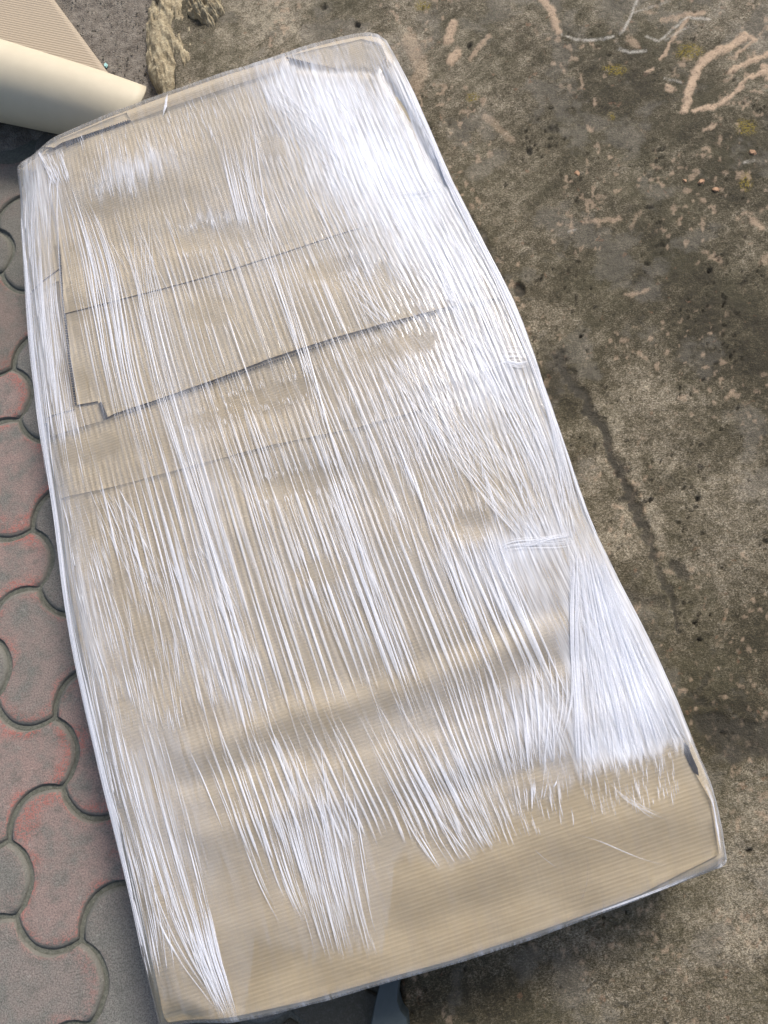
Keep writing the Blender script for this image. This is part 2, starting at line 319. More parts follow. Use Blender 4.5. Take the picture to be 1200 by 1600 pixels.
    # shallow crack ledge beside the wet streak
    d = segd(wx, wy, [(905, 585), (950, 640), (975, 690), (1000, 740), (1015, 800), (1035, 850)]); tone += .16 * ss(16, 3, d) * (1 - damp_dark)
    # rough scaly ground at bottom, darkened to paint in the package's shadow
    lowp = ss(1400, 1560, py) * ss(900, 650, px); Z += .006 * lowp * (fbm(px / 12, py / 20, 111, 4, .6) - .5); tone -= .12 * lowp
    tone += ss(1150, 1350, py) * ss(650, 950, px) * .09
    tone += .10 * ss(200, 90, np.hypot(px - 330, py - 40))
    V = np.stack([X, Y, Z], -1).reshape(-1, 3)
    o = mesh('concrete_slab', V, gridF(len(t), len(ys)), MC, attrs=dict(tone=tone, tan=tan, moss=moss, damp_dark=damp_dark, white=white)); tag(o, kind='structure'); return o
make_slab()

def make_soil():
    n = 260; xs = np.linspace(-1.2, -.02, n); ys = np.linspace(1.28, 2.4, n); X, Y = np.meshgrid(xs, ys)
    Z = .004 + .010 * (fbm(X * 14, Y * 14, 201, 4, .6) - .5) + .005 * (fbm(X * 80, Y * 80, 205, 3, .7) - .5)
    Z -= .03 * ss(1.36, 1.29, Y)
    o = mesh('soil', np.stack([X, Y, Z], -1).reshape(-1, 3), gridF(n, n), MS); tag(o, kind='structure')
    # loose grit lying on it: small angular grains joined into one heap of stuff
    V = []; F = []
    for i in range(1500):
        x = rng.uniform(-.42, -.10); y = rng.uniform(1.32, 1.75); r = rng.choice([.0012, .002, .0032], p=[.6, .32, .08]) * rng.uniform(.7, 1.3)
        z = .006; b = len(V)
        for v in ((1, 0, 0), (-.5, .8, 0), (-.5, -.8, 0), (0, 0, .9), (.2, .1, -.7)):
            V.append((x + r * (v[0] + rng.normal() * .25), y + r * (v[1] + rng.normal() * .25), z + r * v[2]))
        F += [(b, b + 1, b + 3), (b + 1, b + 2, b + 3), (b + 2, b, b + 3), (b, b + 4, b + 1), (b + 1, b + 4, b + 2), (b + 2, b + 4, b)]
    o = mesh('grit', V, F, mat_plain('grit', (.22, .20, .16), .8, .6, 90), smooth=False)
    tag(o, 'loose pale grit scattered over the grey soil at the top', 'grit', kind='stuff')
make_soil()

# interlocking pavers: hexagon lattice, every other side bulging out
A_ = .105; OX, OY, TH = -.6010, -.1117, -.04835
def paver_outline(inset):
    """outline round the tile centre; inset shrinks every side"""
    P = []; bulge = .029
    ang = [math.radians(30 + 60 * i) for i in range(6)]
    N = [np.array([math.cos(q), math.sin(q)]) * A_ for q in ang]
    for i in range(6):
        p, q = N[i], N[(i + 1) % 6]; mid = (p + q) / 2; out = mid / np.linalg.norm(mid); sg = PAR[i % 2]
        for k in range(10):
            t = k / 10; b = bulge * math.sin(math.pi * t) ** .75
            P.append(p + (q - p) * t + out * b * sg)
    P = np.array(P); Q = []
    n = len(P)
    for i in range(n):
        d = P[(i + 1) % n] - P[i - 1]; nn = np.array([-d[1], d[0]]) / np.linalg.norm(d); Q.append(P[i] + nn * (inset + .0016 * (float(vn(np.array(i * .9), np.array(3.3), 7)) - .5)))
    Q = np.array(Q)
    return Q
PAR = (-1, 1)
def paver_mesh():
    rings = [(.0038, -.011, 0, 1), (.0038, -.0040, 0, 1), (.975, -.0022, .5, .9), (.955, -.0005, .9, .45), (.935, 0, 1, .1), (.86, 0, .8, 0)]
    V = []; E = []; Rm = []; F = []; n = 60
    for ins, z, e, rm in rings:  # rim rings, then scaled inner rings
        o = paver_outline(ins) if ins < .1 else paver_outline(.0038) * ins
        for q in o: V.append((q[0], q[1], z)); E.append(e); Rm.append(rm)
    for r in range(len(rings) - 1):
        for i in range(n):
            j = (i + 1) % n; F.append((r * n + i, r * n + j, (r + 1) * n + j, (r + 1) * n + i))
    o = paver_outline(.0038)
    for sc, e in ((.62, .4), (.3, .1)):
        for q in o: V.append((q[0] * sc, q[1] * sc, 0)); E.append(e); Rm.append(0)
    rings += [0, 0]
    for r in (5, 6):
        for i in range(n):
            j = (i + 1) % n; F.append((r * n + i, r * n + j, (r + 1) * n + j, (r + 1) * n + i))
    V.append((0, 0, 0)); E.append(0); Rm.append(0); b = (len(rings) - 1) * n
    for i in range(n): F.append((b + i, b + (i + 1) % n, len(V) - 1))
    return V, F, E, Rm
cth, sth = math.cos(TH), math.sin(TH)
def lat(u, v): return (OX + cth * u - sth * v, OY + sth * u + cth * v)
# node E=(0,0) belongs to class 1; the worn red paver's centre lies up-left of it
pv = paver_mesh(); first = None
s3 = math.sqrt(3)
RED = {}
def placep():
    global first
    cells = []
    for i in range(-7, 9):
        for j in range(-6, 12):
            u = s3 * A_ * (i + .5 * (j % 2)); v = 1.5 * A_ * j + A_
            x, y = lat(u, v); cells.append((x, y))
    for x, y in cells:
        if x < -1.25 or y < -.85 or y > 1.33 or x > ex(y) + .06: continue
        if first is None:
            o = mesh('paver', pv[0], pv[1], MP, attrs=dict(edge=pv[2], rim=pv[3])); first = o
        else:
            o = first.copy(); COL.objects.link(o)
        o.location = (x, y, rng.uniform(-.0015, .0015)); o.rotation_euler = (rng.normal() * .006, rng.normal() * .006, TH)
        px, py = PX(x, y, 0); red = .06
        for cx, cy, k in ((90, 1370, .8), (45, 1190, .95), (35, 1000, .6), (20, 880, 1.0), (20, 740, .9), (150, 1150, .9), (0, 640, .9), (90, 1550, .35), (-20, 1390, .15), (170, 1450, .0), (10, 500, .8), (0, 330, .3)):
            if math.hypot(px - cx, py - cy) < 62: red = k * .75
        o.color = (red, .85 if (py > 1480 and px > 330) else (.35 if py < 500 else 0), 0, 1)  # green holds shade painted under the package edge, and olive dirt at upper left
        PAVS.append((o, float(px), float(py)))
PAVS = []
placep()
pave = empty('pavement'); tag(pave, kind='structure')
for o, px, py in PAVS: o.parent = pave

# ------------------------------------------------------------------ the wrapped package
HT = .165; HB = .052
LFT = [(243, 1612), (217, 1500), (195, 1400), (171, 1300), (148, 1200), (125, 1100), (103, 1000), (89, 900), (78, 810), (62, 710), (48, 610), (40, 520), (32, 420), (24, 320), (19, 262)]
TOP = [(19, 262), (24, 252), (60, 233), (80, 225), (160, 190), (235, 160), (265, 150), (350, 120), (420, 98), (500, 72), (560, 58), (590, 58), (606, 70)]
RGT = [(1129, 1338), (1120, 1275), (1106, 1222), (1082, 1165), (1066, 1125), (1040, 1065), (1012, 1002), (985, 950), (960, 902), (935, 850), (915, 800), (883, 705), (856, 630), (830, 550), (800, 470), (748, 372), (703, 285), (680, 228), (655, 172), (630, 115), (606, 70)]
BOT = [(243, 1612), (370, 1592), (480, 1568), (600, 1532), (700, 1505), (800, 1473), (900, 1438), (1000, 1400), (1100, 1360), (1124, 1348), (1129, 1338)]
def w2(pts, z=HT - .012): return UN([q[0] for q in pts], [q[1] for q in pts], z)[:, :2]
def resample(P, t):
    P = np.asarray(P); d = np.r_[0, np.cumsum(np.hypot(*np.diff(P, axis=0).T))]; d /= d[-1]
    return np.stack([np.interp(t, d, P[:, 0]), np.interp(t, d, P[:, 1])], -1)
def smoothc(P, it=2):
    P = np.asarray(P)
    for _ in range(it): P = np.vstack([P[:1], np.stack([P[:-1] * .75 + P[1:] * .25, P[:-1] * .25 + P[1:] * .75], 1).reshape(-1, 2), P[-1:]])
    return P
cL, cT, cR, cB = (smoothc(w2(q)) for q in (LFT, TOP, RGT, BOT))
CEN = np.array([-.10, .45])
def coons(s, t):
    S, T = np.meshgrid(s, t); l = resample(cL, t)[:, None]; r = resample(cR, t)[:, None]; b = resample(cB, s)[None]; u = resample(cT, s)[None]
    S_, T_ = S[..., None], T[..., None]
    return (1 - S_) * l + S_ * r + (1 - T_) * b + T_ * u - ((1 - S_) * (1 - T_) * cB[0] + S_ * (1 - T_) * cB[-1] + (1 - S_) * T_ * cT[0] + S_ * T_ * cT[-1]), S, T
OUTL = np.vstack([resample(cB, np.linspace(0, 1, 40))[:-1], resample(cR, np.linspace(0, 1, 60))[:-1], resample(cT, np.linspace(1, 0, 40))[:-1], resample(cL, np.linspace(1, 0, 60))[:-1]])
def dist_in(x, y):
    pts = [tuple(q) for q in OUTL] + [tuple(OUTL[0])]
    return segd(x, y, pts)
LL = [tuple(q) for q in resample(cL, np.linspace(0, 1, 30))]
RIDGES = [  # pixel line, half width, height mm
    ((602, 132), (694, 292), 6, -9), ((455, 98), (580, 128), 5, -5),    ((110, 470), (520, 345), 26, 1.8), ((110, 505), (540, 390), 14, -1.6), ((300, 1165), (880, 985), 24, 4.2), ((300, 1215), (900, 1030), 20, -3.2), ((560, 1060), (860, 960), 22, -2.4),
    ((330, 1300), (1060, 1085), 26, 3.2), ((480, 1185), (790, 1095), 16, -3.0), ((700, 1230), (1060, 1150), 16, -2.2), ((420, 1440), (1110, 1240), 34, 1.6), ((240, 1560), (1100, 1310), 24, -1.0),
    ((80, 740), (500, 640), 20, -1.4), ((300, 700), (850, 560), 18, 1.5), ((120, 300), (420, 225), 30, 2.0), ((140, 350), (460, 270), 18, -1.2), ((440, 330), (600, 290), 22, -1.4)]
DIM = [(340, 375, 45, -2.2), (515, 425, 40, -2), (420, 620, 60, -2.0), (470, 755, 55, -1.6), (235, 270, 60, 2.2), (740, 820, 30, -2), (560, 1095, 60, -1), (430, 220, 34, -1.8), (620, 90, 40, 1.5)]
def surf(x, y):
    """height of the cardboard top at world x, y"""
    x = np.asarray(x, float); y = np.asarray(y, float); px, py = PX(x, y, HT)
    z = np.full(x.shape, HT)
    for p0, p1, w, h in RIDGES:
        d = segd(px + 10 * (fbm(px / 90, py / 90, 301, 2) - .5), py + 24 * (fbm(px / 120, py / 120, 305, 2) - .5), [p0, p1]); z += h * .0005 * np.exp(-(d / w) ** 2)
    for cx, cy, r, h in DIM: z += h * .001 * np.exp(-(((px - cx) / (1.5 * r)) ** 2 + ((py - cy) / (.7 * r)) ** 2))
    z += .004 * (fbm(x * 7, y * 9, 311, 3) - .5)
    d = dist_in(x, y); dl = segd(x, y, LL)
    wl = ss(.10, .03, dl); R = .007 + .041 * wl; D = .006 + .029 * wl
    R = R + .016 * ss(.95, 1.05, y); D = D + .008 * ss(.95, 1.05, y)
    k = np.clip(1 - d / R, 0, 1); z -= D * (1 - np.sqrt(np.clip(1 - k * k, 0, 1)))
    return z
def out_scale(P, e):
    """move points outwards by e metres, most at the rim"""
    v = P - CEN; r = np.linalg.norm(v, axis=-1, keepdims=True); return P + v / np.maximum(r, 1e-6) * e * np.clip(r / .35, 0, 1)

BASE = np.array([-.10, .44, HB])
pk = empty('wrapped_package', tuple(BASE))
tag(pk, 'long flat brown cardboard package wrapped in wrinkled clear stretch film', 'package')
def sub(V): return np.asarray(V) - BASE
def shell(name, ns, nt_, e, dz, zb, mat, fn=None, sgrid=None):
    """closed skin over the package: top by surf(), walls down to zb, bottom"""
    xe = np.array([.0006, .0014, .0025, .004, .006, .009, .013]); s = np.unique(np.concatenate([np.linspace(0, 1, ns), xe, 1 - xe])); t = np.unique(np.concatenate([np.linspace(0, 1, nt_), xe * .6, 1 - xe * .6])); ns, nt_ = len(s), len(t); P, S, T = coons(s, t); Pe = out_scale(P, e + (.0022 * (fbm(P[..., :1] * 22, P[..., 1:] * 22, 611, 3) - .5) if name == 'stretch_film' else 0))
    Z = surf(P[..., 0], P[..., 1]) + dz; uv = np.stack([S * .66, T * 1.3], -1)
    extra = fn(P, S, T) if fn else {}
    if 'dz' in extra: Z = Z + extra.pop('dz')
    V = np.concatenate([Pe, Z[..., None]], -1).reshape(-1, 3); F = gridF(ns, nt_); UV = uv.reshape(-1, 2)
    rim = np.concatenate([np.arange(ns), (np.arange(1, nt_) * ns + ns - 1), (nt_ * ns - 2 - np.arange(ns - 1)), ((nt_ - 2 - np.arange(nt_ - 2)) * ns)])
    nb = len(rim); base = len(V); Vs = [V]; Fs = [F]; UVs = [UV]; prev = rim; A = {k: [np.asarray(v).ravel()] for k, v in extra.items()}
    c3 = V[rim]
    for q, ins in ((.15, -.0015), (.5, -.001), (.85, .003), (1, .012)):
        ring = c3.copy(); v = ring[:, :2] - CEN; v /= np.linalg.norm(v, axis=1, keepdims=True); ring[:, :2] -= v * ins
        ring[:, 2] = c3[:, 2] * (1 - q) + zb * q; Vs.append(ring); UVs.append(UV[rim])
        for k in A: A[k].append(A[k][0][rim])
        idx = base + np.arange(nb); j = np.roll(np.arange(nb), -1)
        Fs.append(np.stack([prev[j], prev, idx, idx[j]], 1)); prev = idx; base += nb
    V = np.vstack(Vs); F = np.vstack(Fs).astype(int)
    o = mesh(name, sub(V), F, mat, pk, attrs={k: np.concatenate(v) for k, v in A.items()}, uv=np.vstack(UVs))
    return o, prev
body, _ = shell('cardboard_box', 130, 220, -.0004, 0, HB, MK)
bp = [(q[0], q[1], HB + .002) for q in out_scale(OUTL, -.012)]
mesh('bottom_sheet', sub(bp), [tuple(range(len(bp)))[::-1]], MK, pk, smooth=False, uv=OUTL)

# cardboard sheets laid over the box, each with its own thickness
def sheet(name, poly, th, mat, lift=0.0003, step=.006, label=None, curl=None, lip=.0012):
    P = UN([q[0] for q in poly], [q[1] for q in poly], HT)[:, :2]
    mn, mx = P.min(0), P.max(0); import mathutils.geometry as G
    # outline densified, interior points on a grid, triangulated
    ring = []; n = len(P)
    for i in range(n):
        L = np.hypot(*(P[(i + 1) % n] - P[i])); k = max(1, int(L / step))
        for j in range(k): ring.append(P[i] + (P[(i + 1) % n] - P[i]) * j / k)
    ring = np.array(ring); gx, gy = np.meshgrid(np.arange(mn[0], mx[0], step * 1.6), np.arange(mn[1], mx[1], step * 1.6)); gx = gx.ravel(); gy = gy.ravel()
    rp = [tuple(q) for q in ring]; ok = inpoly(gx, gy, rp) & (segd(gx, gy, rp + rp[:1]) > step * .7)
    pts = [Vector(q) for q in rp] + [Vector((a, b)) for a, b in zip(gx[ok], gy[ok])]
    m = len(rp); v, e, f, *_ = G.delaunay_2d_cdt(pts, [], [list(range(m))], 1, 1e-7)
    v = np.array([[q.x, q.y] for q in v]); 
    inside = inpoly(v[:, 0], v[:, 1], rp)
    zt = surf(v[:, 0], v[:, 1]) + lift + th
    if curl is not None: zt = zt + curl(v[:, 0], v[:, 1])
    top = np.column_stack([v, zt]); bot = top.copy(); bot[:, 2] -= th + .0008
    F = [tuple(q) for q in f]; nv = len(v)
    # boundary edges -> walls
    cnt = {}
    for q in F:
        for i in range(len(q)):
            k = (q[i], q[(i + 1) % len(q)]); cnt[k] = 1
    W = [(b, a, a + nv, b + nv) for (a, b) in cnt if (b, a) not in cnt]
    W = [(nv * 0 + q[1], q[0], q[3], q[2]) for q in W]
    V = np.vstack([top, bot])
    o = mesh(name, sub(V), F + [tuple(reversed([k + nv for k in q])) for q in F] + W, mat, pk, smooth=False, uv=V[:, :2])
    o.data.materials.append(MEDGE); nf = len(F) * 2
    for i, p in enumerate(o.data.polygons):
        if i >= nf: p.material_index = 1
        else: p.use_smooth = True
    if label: o['label'] = label
    return o
# seam between the two big sheets, with a thin dark gap
sheet('cardboard_sheet', [(68, 246), (150, 212), (260, 172), (420, 118), (560, 80), (600, 92), (640, 180), (690, 300), (740, 396), (782, 466), (700, 481), (600, 507), (520, 530), (420, 562), (330, 596), (240, 628), (180, 648), (166, 655), (154, 628), (122, 634), (112, 560), (104, 480), (96, 398), (86, 330)], .0035, MK2, label='upper cardboard sheet with a notched left edge')
sheet('cardboard_sheet', [(72, 686), (130, 668), (182, 653), (242, 633), (331, 602), (421, 568), (521, 537), (601, 513), (701, 486), (784, 470), (818, 560), (838, 600), (700, 632), (560, 672), (420, 700), (300, 732), (180, 764), (92, 782)], .0035, MK, label='narrow middle cardboard band below the seam')
sheet('cardboard_sheet', [(92, 780), (180, 762), (300, 730), (420, 698), (560, 670), (700, 630), (838, 598), (880, 720), (940, 870), (1010, 1010), (1062, 1130), (1075, 1160), (1080, 1200), (1108, 1250), (1121, 1334), (1000, 1395), (900, 1433), (800, 1468), (700, 1500), (600, 1527), (480, 1562), (370, 1586), (256, 1604), (236, 1490), (200, 1340), (165, 1210), (140, 1080), (112, 930)], .0045, MK, label='large lower cardboard sheet')
sheet('cardboard_sheet', [(104, 493), (140, 484), (225, 462), (300, 442), (360, 425), (430, 402), (520, 372), (600, 348), (700, 318), (690, 300), (640, 180), (596, 100), (560, 84), (420, 122), (260, 176), (150, 216), (74, 250), (88, 330), (98, 400)], .0016, MK2, lift=.0040, label='folded top cardboard panel ending above the seam')
sheet('corner_flap', [(448, 93), (500, 106), (578, 123), (592, 112), (604, 96), (596, 74), (566, 66), (500, 80)], .003, MK2, lift=.0030, label='folded triangular corner flap')
sheet('corner_flap', [(600, 124), (628, 170), (655, 222), (692, 290), (700, 300), (676, 236), (650, 178), (624, 118), (608, 100)], .003, MK2, lift=.0028, label='long narrow flap along the right corner')
sheet('edge_strip', [(72, 233), (200, 180), (206, 192), (100, 228), (88, 236)], .0035, MK2, lift=.003, label='pale strip with a ridged edge at the top left')
sheet('side_flap', [(26, 280), (80, 260), (90, 330), (94, 420), (60, 445), (38, 458)], .002, MK2, label='upper flap on the left shoulder')
sheet('side_flap', [(40, 470), (92, 440), (104, 560), (116, 640), (70, 652), (52, 600)], .002, MK, label='middle flap on the left shoulder')
# dark dashes painting the shaded flutes along the seam and cut edges
def teeth(path, n, L, w, zoff, name='corrugation_edge'):
    V = []; F = []
    d = np.r_[0, np.cumsum(np.hypot(*np.diff(np.array(path, float), axis=0).T))]; d /= d[-1]
    for t in np.linspace(0, 1, n):
        q = np.array([np.interp(t, d, [p[0] for p in path]), np.interp(t, d, [p[1] for p in path])]); q2 = np.array([np.interp(min(1, t + .01), d, [p[0] for p in path]), np.interp(min(1, t + .01), d, [p[1] for p in path])])
        if t > .985: q2 = 2 * q - np.array([np.interp(t - .01, d, [p[0] for p in path]), np.interp(t - .01, d, [p[1] for p in path])])
        tg = (q2 - q) / (np.linalg.norm(q2 - q) + 1e-9); nn = np.array([-tg[1], tg[0]])
        c = [q + tg * w / 2 + nn * L / 2, q - tg * w / 2 + nn * L / 2, q - tg * w / 2 - nn * L / 2, q + tg * w / 2 - nn * L / 2]
        P = UN([k[0] for k in c], [k[1] for k in c], HT + zoff); z = surf(P[:, 0], P[:, 1]) + zoff; b = len(V)
        for k in range(4): V.append((P[k, 0], P[k, 1], z[k]))
        for k in range(4): V.append((P[k, 0], P[k, 1], z[k] - .002))
        F += [(b, b + 1, b + 2, b + 3), (b, b + 4, b + 5, b + 1), (b + 1, b + 5, b + 6, b + 2), (b + 2, b + 6, b + 7, b + 3), (b + 3, b + 7, b + 4, b)]
    o = mesh(name, sub(V), F, MTOOTH, pk, smooth=False); o['kind'] = 'stuff'; return o
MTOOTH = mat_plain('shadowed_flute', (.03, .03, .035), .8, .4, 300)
MTOOTH2 = MTOOTH
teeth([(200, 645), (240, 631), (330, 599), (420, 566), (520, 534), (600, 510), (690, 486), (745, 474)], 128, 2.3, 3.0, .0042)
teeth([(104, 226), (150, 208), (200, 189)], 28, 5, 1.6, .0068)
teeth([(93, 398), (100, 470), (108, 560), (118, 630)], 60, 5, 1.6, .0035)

def dark_bits(name, poly):  # flat dark pieces painting the shade inside torn corners and the notch
    P = UN([q[0] for q in poly], [q[1] for q in poly], HT + .006)[:, :2]; z = surf(P[:, 0], P[:, 1]) + .0068; n = len(poly)
    V = [(p[0], p[1], q) for p, q in zip(P, z)] + [(p[0], p[1], q - .003) for p, q in zip(P, z)]
    return mesh(name, sub(V), [tuple(range(n))] + [(i, i + n, (i + 1) % n + n, (i + 1) % n) for i in range(n)], MTOOTH, pk, smooth=False)
dark_bits('hollow_shade', [(1070, 1160), (1076, 1166), (1082, 1182), (1090, 1200), (1092, 1212), (1084, 1206), (1076, 1190), (1070, 1176)])
dark_bits('hollow_shade', [(64, 660), (70, 658), (76, 680), (70, 682)])
dark_bits('hollow_shade', [(154, 630), (158, 628), (168, 652), (163, 654)])

# ---- the film: one skin over everything
CLEAR = [(338, 375, 60, 24, -10), (515, 425, 46, 18, -14), (415, 622, 88, 20, -14), (330, 655, 40, 14, -14), (470, 757, 66, 22, -12), (738, 820, 30, 26, 0), (330, 490, 40, 20, -12), (560, 1100, 105, 24, -20), (440, 1130, 60, 22, -16),
         (160, 320, 30, 20, 0), (205, 1130, 14, 44, -12), (140, 700, 50, 22, -12), (428, 232, 20, 18, 0), (620, 545, 60, 16, -14), (500, 895, 40, 18, 0), (130, 830, 16, 60, -5), (120, 600, 18, 44, -5), (530, 1560, 60, 16, -12), (120, 460, 12, 70, -4), (475, 549, 275, 4.5, -18), (860, 1205, 60, 20, -15),
         (562, 92, 62, 15, -8), (652, 214, 100, 7, 62), (596, 100, 20, 12, 0)]
def clear(px, py):
    k = np.zeros(np.shape(px))
    jx = px + 16 * (fbm(px / 14, py / 20, 401, 2) - .5); jy = py + 22 * (fbm(px / 4, py / 30, 402, 2) - .5)
    for cx, cy, rx, ry, a in CLEAR:
        c, s = math.cos(math.radians(a)), math.sin(math.radians(a)); u = (jx - cx) * c + (jy - cy) * s; v = -(jx - cx) * s + (jy - cy) * c
        k = np.maximum(k, ss(1.12, .88, (np.abs(u / rx) ** 2.6 + np.abs(v / ry) ** 2.6) ** (1 / 2.6)))
    return k
HAZE_GLARE = [(500, 150, 100, 45, 20, .60), (560, 240, 130, 80, 45, .74), (640, 330, 110, 70, 60, .62), (720, 430, 80, 60, 60, .55), (760, 560, 60, 80, 60, .5), (640, 160, 30, 90, -25, .5), (660, 250, 40, 70, -25, .5),
        (985, 1080, 90, 110, 0, .72), (940, 950, 50, 110, -10, .78), (960, 1170, 70, 40, -12, .6), (815, 850, 70, 42, -12, .62), (800, 920, 90, 50, 10, .35), (840, 1120, 60, 60, 0, .45), (860, 700, 60, 120, -25, .35), (690, 640, 110, 90, 0, .22),
        (300, 700, 24, 180, -12, .22), (60, 500, 26, 220, -6, .30), (60, 300, 40, 60, 0, .3), (130, 950, 40, 240, -14, .22), (260, 1250, 60, 160, -14, .2), (340, 1000, 50, 120, -14, .2), (520, 1310, 60, 100, -14, .16), (700, 1160, 120, 80, 0, .12), (400, 330, 90, 140, -10, .12), (560, 880, 180, 160, 0, .08), (800, 1310, 80, 60, 0, .06), (600, 90, 40, 24, 0, .15), (215, 270, 60, 24, -20, .42), (560, 405, 30, 16, -10, .3), (350, 340, 60, 12, -12, .2)]  # some patches paint glare and sheen as white, the rest is milky film
ENDP = [(0, 1180), (150, 1400), (250, 1560), (380, 1600), (400, 1470), (480, 1490), (600, 1480), (620, 1330), (700, 1360), (800, 1270), (900, 1220), (1075, 1160), (1200, 1100)]
def haze_glare(px, py):
    k = .085 + 0 * px
    jx = px + 30 * (fbm(px / 40, py / 60, 411, 3) - .5); jy = py + 60 * (fbm(px / 12, py / 70, 412, 3) - .5)
    for cx, cy, rx, ry, a, st in HAZE_GLARE:
        c, s = math.cos(math.radians(a)), math.sin(math.radians(a)); u = (jx - cx) * c + (jy - cy) * s; v = -(jx - cx) * s + (jy - cy) * c
        k = 1 - (1 - k) * (1 - st * np.exp(-((u / rx) ** 2 + (v / ry) ** 2)))
    # lower film limit on the right, where the last wrap ends
    lim = np.interp(px, [q[0] for q in ENDP], [q[1] for q in ENDP]); k *= ss(14, -14, py - lim - 30 * (fbm(px / 5, px * 0, 413, 2) - .5)) * .85 + .15
    return k * (1 - .25 * clear(px, py))
def film_fn(P, S, T):
    px, py = PX(P[..., 0], P[..., 1], HT + .005); c = clear(px, py); u = S * .66; v = T * 1.3
    amp = (1 - c) * ss(.18, .34, T + .06 * (fbm(u * 20, v * 3, 421, 2) - .5)) * ss(.99, .93, T) * .00026 * (.3 + 1.1 * fbm(u * 9, v * 4, 422, 3))
    ph = 2 * math.pi * ((u + .05 * v + .010 * (fbm(u * 3, v * 3, 423, 3) - .5)) / .0072)
    dz = amp * (np.sin(ph) + .5 * np.sin(ph * 2.37 + 8 * fbm(u * 20, v * 2, 424, 2))) + .0012 * (fbm(u * 30, v * 16, 425, 3) - .5) * (.4 + c)
    d = dist_in(P[..., 0], P[..., 1]); rimh = np.exp(-(d / .0075) ** 2) * (.25 + .6 * fbm(P[..., 0] * 60, P[..., 1] * 60, 431, 3)) * .5
    d_ = ss(.012, 0, d) * .0035
    return dict(dz=dz - d_, haze_glare=1 - (1 - haze_glare(px, py)) * (1 - rimh), ridge=amp)
film, _ = shell('stretch_film', 620, 380, .0008, .0078, HB + .004, MF, film_fn)

# ---- pleats: bunched strands of film, plus slivers painted as glints
OUTPX = [q for q in LFT[::-1] + TOP[1:] + RGT[::-1][1:] + BOT[::-1][1:]]
RV = []; RF = []; RO = []; nb = [0]
def add_ribbons(C, W, O, hgt=.0006):
    """C: n x k x 2 pixel centre lines, W widths px (n x k), O opacity (n)"""
    n, k, _ = C.shape; ol = [tuple(q) for q in OUTPX]; W = W * .5 * inpoly(C[..., 0], C[..., 1], ol); P = UN(C[..., 0], C[..., 1], HT)[..., :2]
    T = np.gradient(P, axis=1); T /= np.linalg.norm(T, axis=-1, keepdims=True) + 1e-9; N = np.stack([-T[..., 1], T[..., 0]], -1)
    half = (W * .00049)[..., None]; z = surf(P[..., 0], P[..., 1]) + .0092 + rng.uniform(0, .0012, (n, 1))
    L = P + N * half; R_ = P - N * half; hh = hgt * np.minimum(1, W / 3)
    V = np.stack([np.concatenate([L, z[..., None]], -1), np.concatenate([P, (z + hh)[..., None]], -1), np.concatenate([R_, z[..., None]], -1)], 2)   # n,k,3,3
    b = nb[0] + (np.arange(n)[:, None] * k + np.arange(k - 1)[None]) * 3; b = b.ravel()
    RF.append(np.stack([b, b + 3, b + 4, b + 1], 1)); RF.append(np.stack([b + 1, b + 4, b + 5, b + 2], 1))
    RV.append(V.reshape(-1, 3)); e_ = np.linspace(0, 1, k); tp = np.minimum(1, np.minimum(e_, 1 - e_) * 2.4 + .08); RO.append(np.repeat((O[:, None] * .88 * tp[None]).ravel(), 3)); nb[0] += n * k * 3
def bundle(rows, n0, w=(1.5, 4), seg=(.3, 1), op=(.5, .95), reg=False, jit=.02, wig=1.0, cross=0.0, mask=True, k=16, grp=0.0, s01=(0, 1)):
    n = n0 if reg else int(n0 * 1.45); rows = np.array(rows, float); m = len(rows); L = rows[:, 0]; R_ = rows[:, 1]
    t = (np.arange(n) + .5) / n if reg else rng.uniform(0, 1, n)
    if grp > 0:                                          # clump the strands
        c = rng.uniform(0, 1, max(3, n // 7)); t = t * (1 - grp) + c[rng.integers(0, len(c), n)] * grp + rng.normal(size=n) * .01
    t = t + rng.normal(size=n) * (.004 if reg else 0)
    ln = rng.uniform(seg[0], seg[1], n) * (s01[1] - s01[0]); st = s01[0] + rng.uniform(0, 1, n) * (s01[1] - s01[0] - ln)
    s = st[:, None] + ln[:, None] * np.linspace(0, 1, k)[None]
    tt = t[:, None] + (rng.normal(size=n) * jit)[:, None] * s + (rng.uniform(-1, 1, n) * cross)[:, None] * (s - s.mean(1, keepdims=True))
    x = s * (m - 1); i = np.clip(x.astype(int), 0, m - 2); f = x - i
    # Catmull-Rom along the rows
    def cr(A):
        p0, p1, p2, p3 = A[np.maximum(i - 1, 0)], A[i], A[i + 1], A[np.minimum(i + 2, m - 1)]; q = f[..., None]
        return .5 * (2 * p1 + (p2 - p0) * q + (2 * p0 - 5 * p1 + 4 * p2 - p3) * q * q + (3 * p1 - p0 - 3 * p2 + p3) * q ** 3)
    C = cr(L) * (1 - tt[..., None]) + cr(R_) * tt[..., None]
    ph = rng.uniform(0, 99, n)[:, None]; C[..., 0] += wig * 1.3 * (vn(s * 6 + ph, ph, 431) - .5) + wig * .5 * (vn(s * 17 + ph, ph, 433) - .5)
    W = rng.uniform(w[0], w[1], n)[:, None] * (rng.uniform(.6, 1, n)[:, None] + .5 * (vn(s * 9 + ph, ph, 435) - .5))
    e = np.linspace(0, 1, k)[None]; W = W * np.minimum(1, np.minimum(e, 1 - e) * 3 + .04)
    if mask: W = W * (1 - .62 * clear(C[..., 0], C[..., 1]))
    add_ribbons(C, np.maximum(W, 0), rng.uniform(op[0], op[1], n))
def line(pts, w, n=1, sp=3, op=.9):
    p = np.array(pts, float)
    bundle([(q - [0, sp], q + [0, sp]) for q in p], n, (w * .7, w * 1.2), (.8, 1), (op * .9, op), mask=False, k=22, wig=1.5, jit=.3)

